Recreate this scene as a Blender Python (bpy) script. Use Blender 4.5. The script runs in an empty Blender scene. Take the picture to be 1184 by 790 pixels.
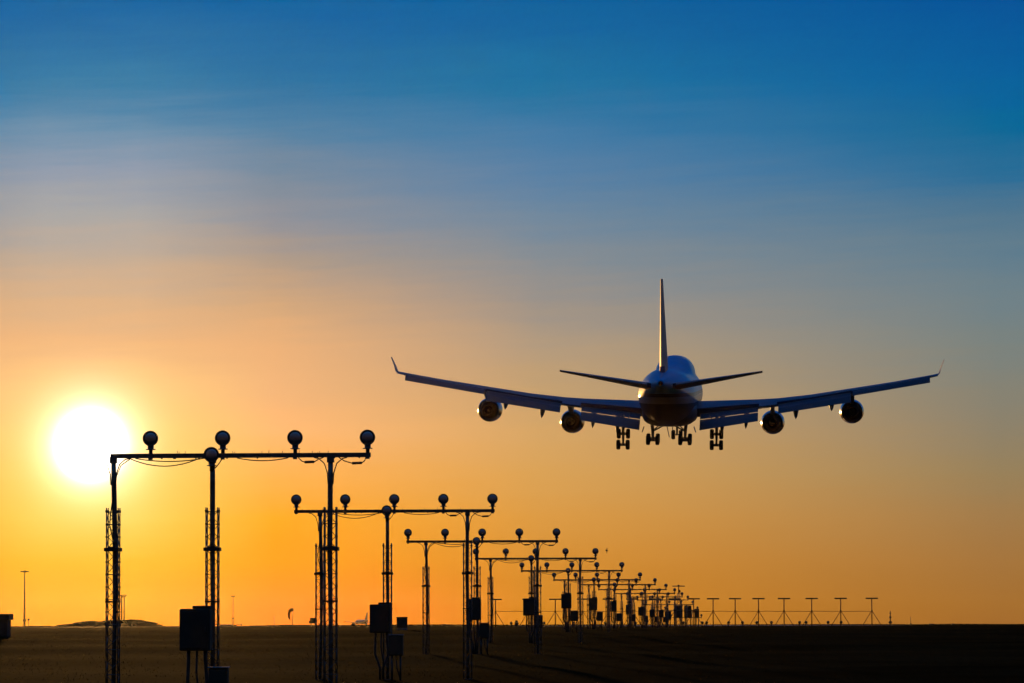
import bpy, bmesh, math, random
from mathutils import Vector, Matrix, Euler

random.seed(7)
R = math.radians
scene = bpy.context.scene
col = scene.collection

# ------------------------------------------------------------------ camera
FPX = 5040.0            # focal length in pixels of the 1184 px wide photograph
CAM_Z = 0.2             # above the flat far field; the near ground lies lower
PITCH, YAW, ROLL = 3.723, 3.17, -0.15
cam_d = bpy.data.cameras.new("camera")
cam = bpy.data.objects.new("camera", cam_d)
col.objects.link(cam)
cam_d.sensor_width = 36.0
cam_d.lens = 36.0 * FPX / 1184.0
cam_d.clip_start = 1.0
cam_d.clip_end = 60000.0
cam.location = (0, 0, CAM_Z)
CM = Matrix.Rotation(R(YAW), 3, 'Z') @ Matrix.Rotation(R(90 + PITCH), 3, 'X') @ Matrix.Rotation(R(ROLL), 3, 'Z')
cam.rotation_euler = CM.to_euler()
scene.camera = cam

def at(px, py, Y):
    """point of the world at distance Y along the runway axis that the photograph shows at px, py"""
    d = CM @ Vector(((px - 592) / FPX, -(py - 395) / FPX, -1.0))
    t = Y / d.y
    return Vector((d.x * t, Y, CAM_Z + d.z * t))

# ------------------------------------------------------------------ exposure
scene.view_settings.view_transform = 'Standard'
scene.view_settings.look = 'None'
scene.view_settings.exposure = 0.0
scene.view_settings.gamma = 1.0
scene.view_settings.use_curve_mapping = False

# ------------------------------------------------------------------ sun
SUN_DIR = (CM @ Vector(((105 - 592) / FPX, -(515 - 395) / FPX, -1.0))).normalized()
SUN_EL = math.asin(SUN_DIR.z)
SUN_AZ = math.atan2(SUN_DIR.x, SUN_DIR.y)          # from +Y towards +X
sl = bpy.data.lights.new("sun", 'SUN')
sl.energy = 1.2
sl.angle = R(0.53)
sl.color = (1.0, 0.50, 0.13)
so = bpy.data.objects.new("sun", sl)
col.objects.link(so)
so.rotation_euler = (-SUN_DIR).to_track_quat('-Z', 'Y').to_euler()

# ------------------------------------------------------------------ sky
def lin(c):
    return tuple(((v / 255) / 12.92 if v / 255 <= 0.04045 else ((v / 255 + 0.055) / 1.055) ** 2.4) for v in c)

world = bpy.data.worlds.new("World")
scene.world = world
world.use_nodes = True
nt = world.node_tree
nt.nodes.clear()
N = nt.nodes.new
L = nt.links.new

def math_node(op, a, b=None, clamp=False):
    n = N('ShaderNodeMath'); n.operation = op; n.use_clamp = clamp
    for i, v in enumerate((a, b)):
        if v is None: continue
        if isinstance(v, (int, float)): n.inputs[i].default_value = v
        else: L(v, n.inputs[i])
    return n.outputs[0]

tc = N('ShaderNodeTexCoord')
sep = N('ShaderNodeSeparateXYZ'); L(tc.outputs['Generated'], sep.inputs[0])
elev = math_node('MULTIPLY', math_node('ARCSINE', sep.outputs['Z']), 57.29578)
az = math_node('MULTIPLY', math_node('ARCTAN2', sep.outputs['X'], sep.outputs['Y']), 57.29578)
daz = math_node('ABSOLUTE', math_node('SUBTRACT', az, math.degrees(SUN_AZ)))
# thin cirrus: long level streaks that shift the bands up and down a little
cmb = N('ShaderNodeCombineXYZ')
L(math_node('MULTIPLY', az, 0.16), cmb.inputs[0])
L(math_node('ADD', math_node('MULTIPLY', elev, 1.5), math_node('MULTIPLY', az, 0.05)), cmb.inputs[1])
nz = N('ShaderNodeTexNoise'); nz.inputs['Scale'].default_value = 1.6; nz.inputs['Detail'].default_value = 5.0
nz.inputs['Roughness'].default_value = 0.55
L(cmb.outputs[0], nz.inputs['Vector'])
cm2 = N('ShaderNodeCombineXYZ')
L(math_node('MULTIPLY', az, 0.35), cm2.inputs[0])
L(math_node('SUBTRACT', math_node('MULTIPLY', elev, 5.5), math_node('MULTIPLY', az, 0.28)), cm2.inputs[1])
nz2 = N('ShaderNodeTexNoise'); nz2.inputs['Scale'].default_value = 1.3; nz2.inputs['Detail'].default_value = 4.0
nz2.inputs['Roughness'].default_value = 0.6
L(cm2.outputs[0], nz2.inputs['Vector'])
shift = math_node('ADD', math_node('MULTIPLY', math_node('SUBTRACT', nz.outputs[0], 0.5), 0.5),
                  math_node('MULTIPLY', math_node('SUBTRACT', nz2.outputs[0], 0.5), 0.5))
hz_w = math_node('MULTIPLY', elev, 0.2, True)
elev_s = math_node('ADD', elev, math_node('MULTIPLY', shift, hz_w))
fac = math_node('DIVIDE', elev_s, 30.0, True)

YS = [723, 700, 650, 600, 550, 500, 450, 400, 350, 300, 250, 200, 150, 100, 0]
A = [(255,140,0),(255,150,10),(255,180,38),(255,204,84),(255,208,96),(255,208,112),(255,202,126),(234,179,126),(216,175,135),(191,170,150),(167,166,165),(142,155,173),(103,143,172),(51,124,167),(0,98,161)]
B = [(255,110,0),(255,116,0),(255,152,0),(255,164,24),(255,174,79),(255,184,115),(238,178,122),(233,175,121),(210,166,124),(174,154,136),(142,145,153),(120,139,157),(78,129,165),(40,115,163),(0,99,161)]
C = [(188,114,0),(190,117,10),(206,136,45),(214,150,66),(214,159,85),(211,163,101),(193,158,113),(176,153,126),(153,145,137),(130,140,148),(108,135,158),(86,128,165),(62,122,166),(22,114,162),(0,95,158)]
D = [(155,100,40),(158,105,43),(162,115,60),(159,122,75),(150,128,90),(140,129,106),(131,130,117),(120,130,127),(110,129,136),(97,125,141),(80,118,143),(36,108,151),(0,103,152),(0,96,158),(0,83,154)]

def sky_ramp(cols, top):
    r = N('ShaderNodeValToRGB')
    r.color_ramp.interpolation = 'LINEAR'
    pts = [((723 - y) / FPX * 57.29578, c) for y, c in zip(YS, cols)]
    pts = pts[:15] + [(14.0, top[0]), (30.0, top[1])]
    els = r.color_ramp.elements
    els[0].position = 0.0; els[0].color = lin(pts[0][1]) + (1,)
    els[1].position = 1.0; els[1].color = lin(pts[-1][1]) + (1,)
    for e, c in pts[1:-1]:
        k = els.new(max(0.0, e) / 30.0); k.color = lin(c) + (1,)
    L(fac, r.inputs[0])
    return r.outputs[0]

TOP = [(0, 66, 140), (10, 58, 125)]
ra, rb, rc_, rd = sky_ramp(A, TOP), sky_ramp(B, TOP), sky_ramp(C, TOP), sky_ramp(D, TOP)

def mix(f, a, b):
    m = N('ShaderNodeMix'); m.data_type = 'RGBA'; m.clamp_factor = True
    if isinstance(f, (int, float)): m.inputs[0].default_value = f
    else: L(f, m.inputs[0])
    for i, v in ((6, a), (7, b)):
        if isinstance(v, tuple): m.inputs[i].default_value = v
        else: L(v, m.inputs[i])
    return m.outputs[2]

def seg(v, a, b):
    n = N('ShaderNodeMapRange'); n.interpolation_type = 'LINEAR'; n.clamp = True
    n.inputs[1].default_value = a; n.inputs[2].default_value = b
    L(v, n.inputs[0]); return n.outputs[0]

sky = mix(seg(daz, 0.6, 2.4), ra, rb)
sky = mix(seg(daz, 2.4, 5.9), sky, rc_)
sky = mix(seg(daz, 5.9, 11.9), sky, rd)
# away from the sunset the evening sky is dim and blue
dusk = mix(seg(elev, 14.0, 60.0), lin((40, 32, 34)) + (1,), lin((20, 84, 146)) + (1,))
sky = mix(seg(daz, 14.0, 75.0), sky, dusk)

# aureole round the sun
dt = N('ShaderNodeVectorMath'); dt.operation = 'SUBTRACT'
nrm = N('ShaderNodeVectorMath'); nrm.operation = 'NORMALIZE'
L(tc.outputs['Generated'], nrm.inputs[0])
L(nrm.outputs[0], dt.inputs[0]); dt.inputs[1].default_value = SUN_DIR
ln = N('ShaderNodeVectorMath'); ln.operation = 'LENGTH'; L(dt.outputs[0], ln.inputs[0])
ang = math_node('MULTIPLY', ln.outputs['Value'], 57.29578)
def glow(amp, width, power, colr):
    x = math_node('POWER', math_node('DIVIDE', ang, width), power)
    e = math_node('MULTIPLY', math_node('EXPONENT', math_node('MULTIPLY', x, -1.0)), amp)
    c = N('ShaderNodeVectorMath'); c.operation = 'SCALE'
    c.inputs[0].default_value = colr; L(e, c.inputs['Scale'])
    return c.outputs[0]
def addv(a, b):
    n = N('ShaderNodeVectorMath'); n.operation = 'ADD'; L(a, n.inputs[0]); L(b, n.inputs[1]); return n.outputs[0]
sky = addv(sky, glow(22.0, 0.24, 2.0, (1.0, 0.95, 0.85)))
sky = addv(sky, glow(6.0, 0.31, 1.2, (1.0, 0.80, 0.60)))
sky = addv(sky, glow(0.10, 1.5, 1.3, (1.0, 0.55, 0.12)))

bg = N('ShaderNodeBackground'); bg.inputs['Strength'].default_value = 1.0
L(sky, bg.inputs['Color'])
nish = N('ShaderNodeTexSky'); nish.sky_type = 'NISHITA'; nish.sun_disc = False
nish.sun_elevation = SUN_EL; nish.sun_rotation = SUN_AZ
nish.dust_density = 2.0
bgn = N('ShaderNodeBackground'); bgn.inputs['Strength'].default_value = 0.0001
L(nish.outputs[0], bgn.inputs['Color'])
ad = N('ShaderNodeAddShader'); L(bg.outputs[0], ad.inputs[0]); L(bgn.outputs[0], ad.inputs[1])
out = N('ShaderNodeOutputWorld'); L(ad.outputs[0], out.inputs['Surface'])

# ------------------------------------------------------------------ materials
def material(name, base, rough=0.6, metal=0.0, spec=0.5, var=0.0, scale=8.0, bump=0.0, base2=None, coat=0.0):
    m = bpy.data.materials.new(name); m.use_nodes = True
    t = m.node_tree; p = t.nodes['Principled BSDF']
    p.inputs['Roughness'].default_value = rough
    p.inputs['Metallic'].default_value = metal
    p.inputs['Specular IOR Level'].default_value = spec
    p.inputs['Coat Weight'].default_value = coat
    tcn = t.nodes.new('ShaderNodeTexCoord')
    no = t.nodes.new('ShaderNodeTexNoise'); no.inputs['Scale'].default_value = scale
    no.inputs['Detail'].default_value = 6.0
    t.links.new(tcn.outputs['Object'], no.inputs['Vector'])
    rp = t.nodes.new('ShaderNodeValToRGB')
    c2 = base2 if base2 else tuple(min(1, v * (1 + var)) for v in base)
    c1 = base if base2 else tuple(v * (1 - var) for v in base)
    rp.color_ramp.elements[0].position = 0.35; rp.color_ramp.elements[0].color = c1 + (1,)
    rp.color_ramp.elements[1].position = 0.65; rp.color_ramp.elements[1].color = c2 + (1,)
    t.links.new(no.outputs[0], rp.inputs[0])
    t.links.new(rp.outputs[0], p.inputs['Base Color'])
    if bump:
        b = t.nodes.new('ShaderNodeBump'); b.inputs['Strength'].default_value = bump
        b.inputs['Distance'].default_value = 0.02
        t.links.new(no.outputs[0], b.inputs['Height']); t.links.new(b.outputs[0], p.inputs['Normal'])
    return m

M = {}
M['galv'] = material('galvanised_steel', (0.20, 0.19, 0.17), 0.42, 0.7, var=0.25, scale=12, bump=0.05)
M['lamp'] = material('lamp_housing_paint', (0.16, 0.13, 0.09), 0.5, 0.3, var=0.2, scale=20)
M['lens'] = material('lamp_lens_glass', (0.62, 0.55, 0.52), 0.2, 0.85, spec=0.6, var=0.2, scale=30)
M['cable'] = material('black_cable_rubber', (0.03, 0.028, 0.025), 0.55, var=0.2)
M['cabinet'] = material('cabinet_paint', (0.07, 0.055, 0.035), 0.7, 0.0, spec=0.3, var=0.15, scale=5, bump=0.05)
M['dark'] = material('dark_steel', (0.08, 0.075, 0.07), 0.5, 0.5, var=0.2)
M['antenna'] = material('antenna_red_paint', (0.22, 0.045, 0.02), 0.5, 0.0, var=0.2)
M['concrete'] = material('concrete', (0.24, 0.23, 0.21), 0.9, var=0.2, scale=6, bump=0.2)
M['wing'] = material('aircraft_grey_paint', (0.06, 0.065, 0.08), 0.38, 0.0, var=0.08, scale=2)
M['finw'] = material('aircraft_white_paint', (0.45, 0.45, 0.44), 0.55, 0.0, spec=0.3, var=0.06, scale=1.5)
M['nacelle'] = material('nacelle_paint', (0.16, 0.20, 0.30), 0.22, 0.3, var=0.08, scale=2, coat=0.4)
M['exhaust'] = material('exhaust_metal', (0.02, 0.018, 0.018), 0.8, 0.0, spec=0.1, var=0.2)
M['tyre'] = material('tyre_rubber', (0.02, 0.02, 0.02), 0.8, var=0.2)
M['gear'] = material('gear_grey_paint', (0.16, 0.16, 0.16), 0.45, 0.3, var=0.15)
M['building'] = material('shed_cladding', (0.22, 0.20, 0.17), 0.8, var=0.15, scale=0.5)
M['sock'] = material('windsock_fabric', (0.35, 0.09, 0.02), 0.9, var=0.15)
M['bird'] = material('bird_feathers', (0.06, 0.025, 0.015), 0.9, var=0.3)
M['hull_white'] = material('parked_airliner_paint', (0.3, 0.3, 0.3), 0.4, 0.0, var=0.05)
M['hill'] = material('hill_soil', (0.04, 0.028, 0.014), 1.0, spec=0.0, var=0.3, scale=0.01)
M['asphalt'] = material('asphalt', (0.055, 0.054, 0.052), 0.55, spec=0.4, var=0.2, scale=2.0, bump=0.1)
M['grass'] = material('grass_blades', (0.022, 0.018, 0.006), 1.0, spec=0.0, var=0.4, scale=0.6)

def banded(name, stops, rough, coat=0.0, metal=0.0, axis='Z', lo=-4.0, hi=5.0):
    """paint scheme in level bands of the object's own height"""
    m = bpy.data.materials.new(name); m.use_nodes = True
    t = m.node_tree; p = t.nodes['Principled BSDF']
    p.inputs['Roughness'].default_value = rough
    p.inputs['Coat Weight'].default_value = coat
    p.inputs['Coat Roughness'].default_value = 0.04
    p.inputs['Metallic'].default_value = metal
    tcn = t.nodes.new('ShaderNodeTexCoord'); s = t.nodes.new('ShaderNodeSeparateXYZ')
    t.links.new(tcn.outputs['Object'], s.inputs[0])
    mr = t.nodes.new('ShaderNodeMapRange'); mr.inputs[1].default_value = lo; mr.inputs[2].default_value = hi
    t.links.new(s.outputs[axis], mr.inputs[0])
    rp = t.nodes.new('ShaderNodeValToRGB'); rp.color_ramp.interpolation = 'CONSTANT'
    els = rp.color_ramp.elements
    for i, (z, c) in enumerate(stops):
        pos = (z - lo) / (hi - lo)
        e = els[i] if i < 2 else els.new(min(1, max(0, pos)))
        e.position = min(1, max(0, pos)); e.color = c + (1,)
    t.links.new(mr.outputs[0], rp.inputs[0])
    no = t.nodes.new('ShaderNodeTexNoise'); no.inputs['Scale'].default_value = 1.2; no.inputs['Detail'].default_value = 5
    t.links.new(tcn.outputs['Object'], no.inputs['Vector'])
    mx = t.nodes.new('ShaderNodeMix'); mx.data_type = 'RGBA'; mx.blend_type = 'MULTIPLY'
    mx.inputs[0].default_value = 0.25
    t.links.new(rp.outputs[0], mx.inputs[6]); t.links.new(no.outputs[0], mx.inputs[7])
    t.links.new(mx.outputs[2], p.inputs['Base Color'])
    return m

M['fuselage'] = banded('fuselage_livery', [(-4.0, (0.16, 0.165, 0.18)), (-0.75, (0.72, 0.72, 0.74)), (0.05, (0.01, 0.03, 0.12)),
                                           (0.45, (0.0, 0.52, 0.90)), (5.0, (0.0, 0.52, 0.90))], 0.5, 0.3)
M['redwhite'] = banded('red_and_white_bands', [(0.0, (0.4, 0.03, 0.02)), (0.8, (0.6, 0.55, 0.5)), (1.6, (0.4, 0.03, 0.02)),
                                               (2.4, (0.6, 0.55, 0.5)), (3.2, (0.4, 0.03, 0.02)), (4.0, (0.6, 0.55, 0.5)),
                                               (4.8, (0.4, 0.03, 0.02))], 0.5, lo=0.0, hi=6.0)

# ------------------------------------------------------------------ mesh helpers
class MB:
    def __init__(s): s.v = []; s.f = []; s.smooth = []
    def add(s, verts, faces, smooth=False):
        o = len(s.v); s.v += [tuple(v) for v in verts]
        s.f += [tuple(i + o for i in f) for f in faces]; s.smooth += [smooth] * len(faces); return s
    def box(s, c, d, rot=None):
        x, y, z = d[0] / 2, d[1] / 2, d[2] / 2
        vs = [Vector(p) for p in ((-x,-y,-z),(x,-y,-z),(x,y,-z),(-x,y,-z),(-x,-y,z),(x,-y,z),(x,y,z),(-x,y,z))]
        if rot: vs = [rot @ v for v in vs]
        c = Vector(c)
        return s.add([v + c for v in vs], [(0,3,2,1),(4,5,6,7),(0,1,5,4),(1,2,6,5),(2,3,7,6),(3,0,4,7)])
    def rbox(s, c, d, b=0.012):
        """box with chamfered edges all round (an octagonal-cornered solid)"""
        x, y, z = d[0] / 2, d[1] / 2, d[2] / 2
        rings = []
        for zz, inset in ((-z, b), (-z + b, 0), (z - b, 0), (z, b)):
            xx, yy = x - inset, y - inset
            rings.append([(-xx + b, -yy, zz), (xx - b, -yy, zz), (xx, -yy + b, zz), (xx, yy - b, zz),
                          (xx - b, yy, zz), (-xx + b, yy, zz), (-xx, yy - b, zz), (-xx, -yy + b, zz)])
        c = Vector(c)
        return s.loft([[Vector(p) + c for p in r] for r in rings])
    def loft(s, rings, closed=True, caps=True, smooth=False):
        n = len(rings[0]); vs = [p for r in rings for p in r]; fs = []
        for i in range(len(rings) - 1):
            for j in range(n if closed else n - 1):
                k = (j + 1) % n
                fs.append((i*n + j, i*n + k, (i+1)*n + k, (i+1)*n + j))
        s.add(vs, fs, smooth)
        if caps:
            o = len(s.v) - len(vs)
            s.f.append(tuple(o + j for j in reversed(range(n)))); s.smooth.append(False)
            s.f.append(tuple(o + (len(rings)-1)*n + j for j in range(n))); s.smooth.append(False)
        return s
    def tube(s, pts, r, n=8, caps=True, smooth=True):
        pts = [Vector(p) for p in pts]
        rr = r if isinstance(r, (list, tuple)) else [r] * len(pts)
        rings = []
        for i, p in enumerate(pts):
            a = pts[max(0, i-1)]; b = pts[min(len(pts)-1, i+1)]
            d = (b - a).normalized()
            up = Vector((0,0,1)) if abs(d.z) < 0.9 else Vector((0,1,0))
            u = d.cross(up).normalized(); w = u.cross(d)
            rings.append([p + (u*math.cos(t) + w*math.sin(t))*rr[i] for t in [2*math.pi*j/n for j in range(n)]])
        return s.loft(rings, True, caps, smooth)
    def revolve(s, prof, axis='Z', n=24, c=(0,0,0), rot=None):
        """prof: list of (radius, height) along the axis"""
        rings = []
        for r, h in prof:
            ring = []
            for j in range(n):
                t = 2*math.pi*j/n
                if axis == 'Z': p = Vector((r*math.cos(t), r*math.sin(t), h))
                elif axis == 'Y': p = Vector((r*math.cos(t), h, r*math.sin(t)))
                else: p = Vector((h, r*math.cos(t), r*math.sin(t)))
                if rot: p = rot @ p
                ring.append(p + Vector(c))
            rings.append(ring)
        return s.loft(rings, True, True, True)
    def build(s, name, mat, parent=None, loc=(0,0,0)):
        me = bpy.data.meshes.new(name); me.from_pydata(s.v, [], s.f)
        me.polygons.foreach_set('use_smooth', s.smooth)
        bm = bmesh.new(); bm.from_mesh(me); bmesh.ops.recalc_face_normals(bm, faces=bm.faces); bm.to_mesh(me); bm.free()
        me.materials.append(mat); me.update()
        o = bpy.data.objects.new(name, me); col.objects.link(o); o.location = loc
        if parent: o.parent = parent
        return o

def thing(name, label, cat, loc=(0,0,0), rot=(0,0,0), group=None):
    o = bpy.data.objects.new(name, None); col.objects.link(o)
    o.empty_display_size = 0.3
    o.location = loc; o.rotation_euler = rot; o['label'] = label; o['category'] = cat
    if group: o['group'] = group
    return o
def tag(o, label, cat, group=None):
    o['label'] = label; o['category'] = cat
    if group: o['group'] = group
    return o
def copy_child(src, parent, loc=None):
    c = src.copy(); col.objects.link(c); c.parent = parent
    if loc is not None: c.location = loc
    return c
def copy_tree(src, parent=None):
    c = src.copy(); col.objects.link(c)
    if parent: c.parent = parent
    for ch in [o for o in bpy.data.objects if o.parent == src]: copy_tree(ch, c)
    return c

# ------------------------------------------------------------------ ground and setting
def ground_z(x, y):
    y = max(y, 50.0)
    t = 190.0 - y
    z = -0.0095 * (t + math.sqrt(t*t + 120.0)) / 2 if t > -160 else 0.0
    if 70 < y < 230:
        w = 1 - abs(y - 150) / 80
        z += max(0, w) * 0.035 * (math.sin(x*0.21 + y*0.13) + math.sin(x*0.07 - y*0.31 + 1.3) + 0.6*math.sin(x*0.5 + y*0.05))
    return z

def axis_vals(parts):
    out = []
    for a, b, st in parts:
        v = a
        while v < b - 1e-6: out.append(v); v += st
    out.append(parts[-1][1]); return out
xs = axis_vals([(-7000,-1000,1000),(-1000,-200,100),(-200,-50,10),(-50,50,2),(50,200,10),(200,1000,100),(1000,7000,1000)])
ys = axis_vals([(-1000,-100,100),(-100,60,10),(60,240,1.5),(240,400,10),(400,1000,50),(1000,7000,500)])
g = MB()
g.add([(x, y, ground_z(x, y)) for y in ys for x in xs],
      [(j*len(xs)+i, j*len(xs)+i+1, (j+1)*len(xs)+i+1, (j+1)*len(xs)+i) for j in range(len(ys)-1) for i in range(len(xs)-1)], True)
gm = bpy.data.materials.new('field_ground'); gm.use_nodes = True
t = gm.node_tree; p = t.nodes['Principled BSDF']
p.inputs['Roughness'].default_value = 1.0; p.inputs['Specular IOR Level'].default_value = 0.00003
tcn = t.nodes.new('ShaderNodeTexCoord')
n1 = t.nodes.new('ShaderNodeTexNoise'); n1.inputs['Scale'].default_value = 0.12; n1.inputs['Detail'].default_value = 8
n2 = t.nodes.new('ShaderNodeTexNoise'); n2.inputs['Scale'].default_value = 3.0; n2.inputs['Detail'].default_value = 6
t.links.new(tcn.outputs['Object'], n1.inputs['Vector']); t.links.new(tcn.outputs['Object'], n2.inputs['Vector'])
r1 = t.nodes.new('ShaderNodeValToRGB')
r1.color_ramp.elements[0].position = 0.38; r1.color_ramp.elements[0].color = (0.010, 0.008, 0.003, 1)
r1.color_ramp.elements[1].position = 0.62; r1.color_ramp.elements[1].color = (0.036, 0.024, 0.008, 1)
r2 = t.nodes.new('ShaderNodeValToRGB')
r2.color_ramp.elements[0].position = 0.3; r2.color_ramp.elements[0].color = (0.45, 0.45, 0.45, 1)
r2.color_ramp.elements[1].position = 0.7; r2.color_ramp.elements[1].color = (1, 1, 1, 1)
mx = t.nodes.new('ShaderNodeMix'); mx.data_type = 'RGBA'; mx.blend_type = 'MULTIPLY'; mx.inputs[0].default_value = 1
t.links.new(n1.outputs[0], r1.inputs[0]); t.links.new(n2.outputs[0], r2.inputs[0])
t.links.new(r1.outputs[0], mx.inputs[6]); t.links.new(r2.outputs[0], mx.inputs[7])
t.links.new(mx.outputs[2], p.inputs['Base Color'])
bp = t.nodes.new('ShaderNodeBump'); bp.inputs['Strength'].default_value = 0.25; bp.inputs['Distance'].default_value = 0.03
t.links.new(n2.outputs[0], bp.inputs['Height']); t.links.new(bp.outputs[0], p.inputs['Normal'])
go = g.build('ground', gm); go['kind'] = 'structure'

# taxiway far out on the left and the runway far ahead
tw = MB(); tw.add([(-420, 900, 0.03), (-60, 900, 0.03), (-60, 960, 0.03), (-420, 960, 0.03)], [(0,1,2,3)])
o = tw.build('taxiway', M['asphalt']); o['kind'] = 'structure'
rw = MB(); rw.add([(-37, 620, 0.03), (23, 620, 0.03), (23, 3600, 0.03), (-37, 3600, 0.03)], [(0,1,2,3)])
o = rw.build('runway', M['asphalt']); o['kind'] = 'structure'

def ridge(name, prof, Y, depth, mat, seed, low=False):
    rnd = random.Random(seed)
    rows = []
    xs_ = []
    for (x0, y0), (x1, y1) in zip(prof[:-1], prof[1:]):
        n = max(2, int((x1 - x0) / 3))
        for k in range(n): xs_.append((x0 + (x1-x0)*k/n, y0 + (y1-y0)*k/n))
    xs_.append(prof[-1])
    if low: xs_ = [(a_, b_ + max(-0.3, (592 - a_)/490*1.3)) for a_, b_ in xs_]
    top = [at(px, py + rnd.uniform(-0.15, 0.15), Y) for px, py in xs_]
    for dy, f in ((-depth, 0.0), (-depth*0.5, 0.45), (-depth*0.2, 0.85), (0, 1.0), (depth*0.3, 0.8), (depth*0.7, 0.35), (depth, 0.0)):
        rows.append([Vector((q.x + rnd.uniform(-1,1)*3, Y + dy, max(-0.5, q.z*f*(1 + (rnd.uniform(-0.03,0.03) if 0 < f < 1 else 0)) - (0.5 if f == 0 else 0)))) for q in top])
    n = len(top); m = MB()
    m.add([v for r in rows for v in r], [(i*n+j, i*n+j+1, (i+1)*n+j+1, (i+1)*n+j) for i in range(len(rows)-1) for j in range(n-1)], True)
    o = m.build(name, mat); o['kind'] = 'structure'; return o
ridge('hills', [(60,726),(68,724.6),(76,723.2),(84,721.4),(92,720),(100,718.6),(106,717.6),(112,719.4),(122,718.2),(132,716.9),(142,717.4),
                (152,716.2),(160,717.4),(168,717.8),(174,720.8),(182,723.6),(190,725),(200,725.4),(230,725),(262,726)], 1500, 40, M['hill'], 3)
ridge('hills', [(-20,722.5),(10,723),(22,722.8),(36,722.4),(52,722.3),(60,723),(66,724)], 1450, 30, M['hill'], 4, True)
ridge('hills', [(280,723),(330,721.9),(345,722),(380,722.3),(520,721.8),(560,722.5),(700,722.2),(840,722.4),(1000,722),(1060,722.3),(1100,721.6),(1200,722.2),(1300,722)], 1800, 40, M['hill'], 5, True)

# ------------------------------------------------------------------ approach light frames
LS = 1.046              # spacing of the lamps on a bar
lamp_head = MB().revolve([(0.02,0.15),(0.06,0.145),(0.088,0.10),(0.100,0.05),(0.104,0.0),(0.112,-0.005),(0.112,-0.03),(0.098,-0.03),(0.098,-0.018),(0.02,-0.016)],
                         'Y', 28, (0,0,0), Matrix.Rotation(R(-4), 3, 'X'))
lens_mb = MB().revolve([(0.001,-0.036),(0.045,-0.033),(0.075,-0.028),(0.097,-0.020)], 'Y', 28, (0,0,0), Matrix.Rotation(R(-4), 3, 'X'))
neck_mb = MB().revolve([(0.028,-0.235),(0.028,-0.165),(0.062,-0.163),(0.062,-0.150),(0.044,-0.148),(0.046,-0.10),(0.036,-0.085),(0.034,-0.06)], 'Z', 16, (0,0.02,0))
neck_mb.box((0.055,0.02,-0.155),(0.03,0.02,0.012)); neck_mb.box((-0.055,0.02,-0.155),(0.03,0.02,0.012))
PROTO = {}
def lamp(parent, loc, flasher=False):
    name = 'flasher_lamp' if flasher else 'lamp'
    if name not in PROTO:
        h = lamp_head.build(name, M['lamp'], parent, loc)
        if not flasher:
            l = lens_mb.build('lens', M['lens'], h); n = neck_mb.build('lamp_neck', M['galv'], h)
        else:
            l = copy_child(PROTO['lamp'][1], h, (0,0,0)); n = copy_child(PROTO['lamp'][2], h, (0,0,0))
        PROTO[name] = (h, l, n); return h
    h, l, n = PROTO[name]
    hh = copy_child(h, parent, loc); copy_child(l, hh); copy_child(n, hh)
    return hh

def lattice(zb, zt, w, bay, r1, r2):
    m = MB(); h = w/2
    cs = [(-h,-h),(h,-h),(h,h),(-h,h)]
    for x, y in cs: m.tube([(x,y,zb),(x,y,zt)], r1, 6)
    nb = max(1, int(round((zt - 0.06 - zb)/bay))); st = (zt - 0.06 - zb)/nb
    for i in range(nb + 1):
        z = zb + i*st
        if i % 2 == 0 or i == nb:
            for k in range(4):
                a, b = cs[k], cs[(k+1) % 4]; m.tube([(a[0],a[1],z),(b[0],b[1],z)], r2, 4)
        if r2 < 0.006:
            for x, y in cs: m.box((x,y,z),(0.023,0.023,0.024))
        if i < nb:
            for k in range(4):
                a, b = cs[k], cs[(k+1) % 4]
                if (i + k) % 2: a, b = b, a
                m.tube([(a[0],a[1],z),(b[0],b[1],z+st)], r2, 4)
    for x, y in cs: m.box((x,y,zt-0.05),(0.03,0.03,0.03))
    return m

def sag(p, q, s, n=12):
    p, q = Vector(p), Vector(q)
    return [p.lerp(q, i/n) + Vector((0, 0, -s*4*(i/n)*(1-i/n))) for i in range(n+1)]

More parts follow.
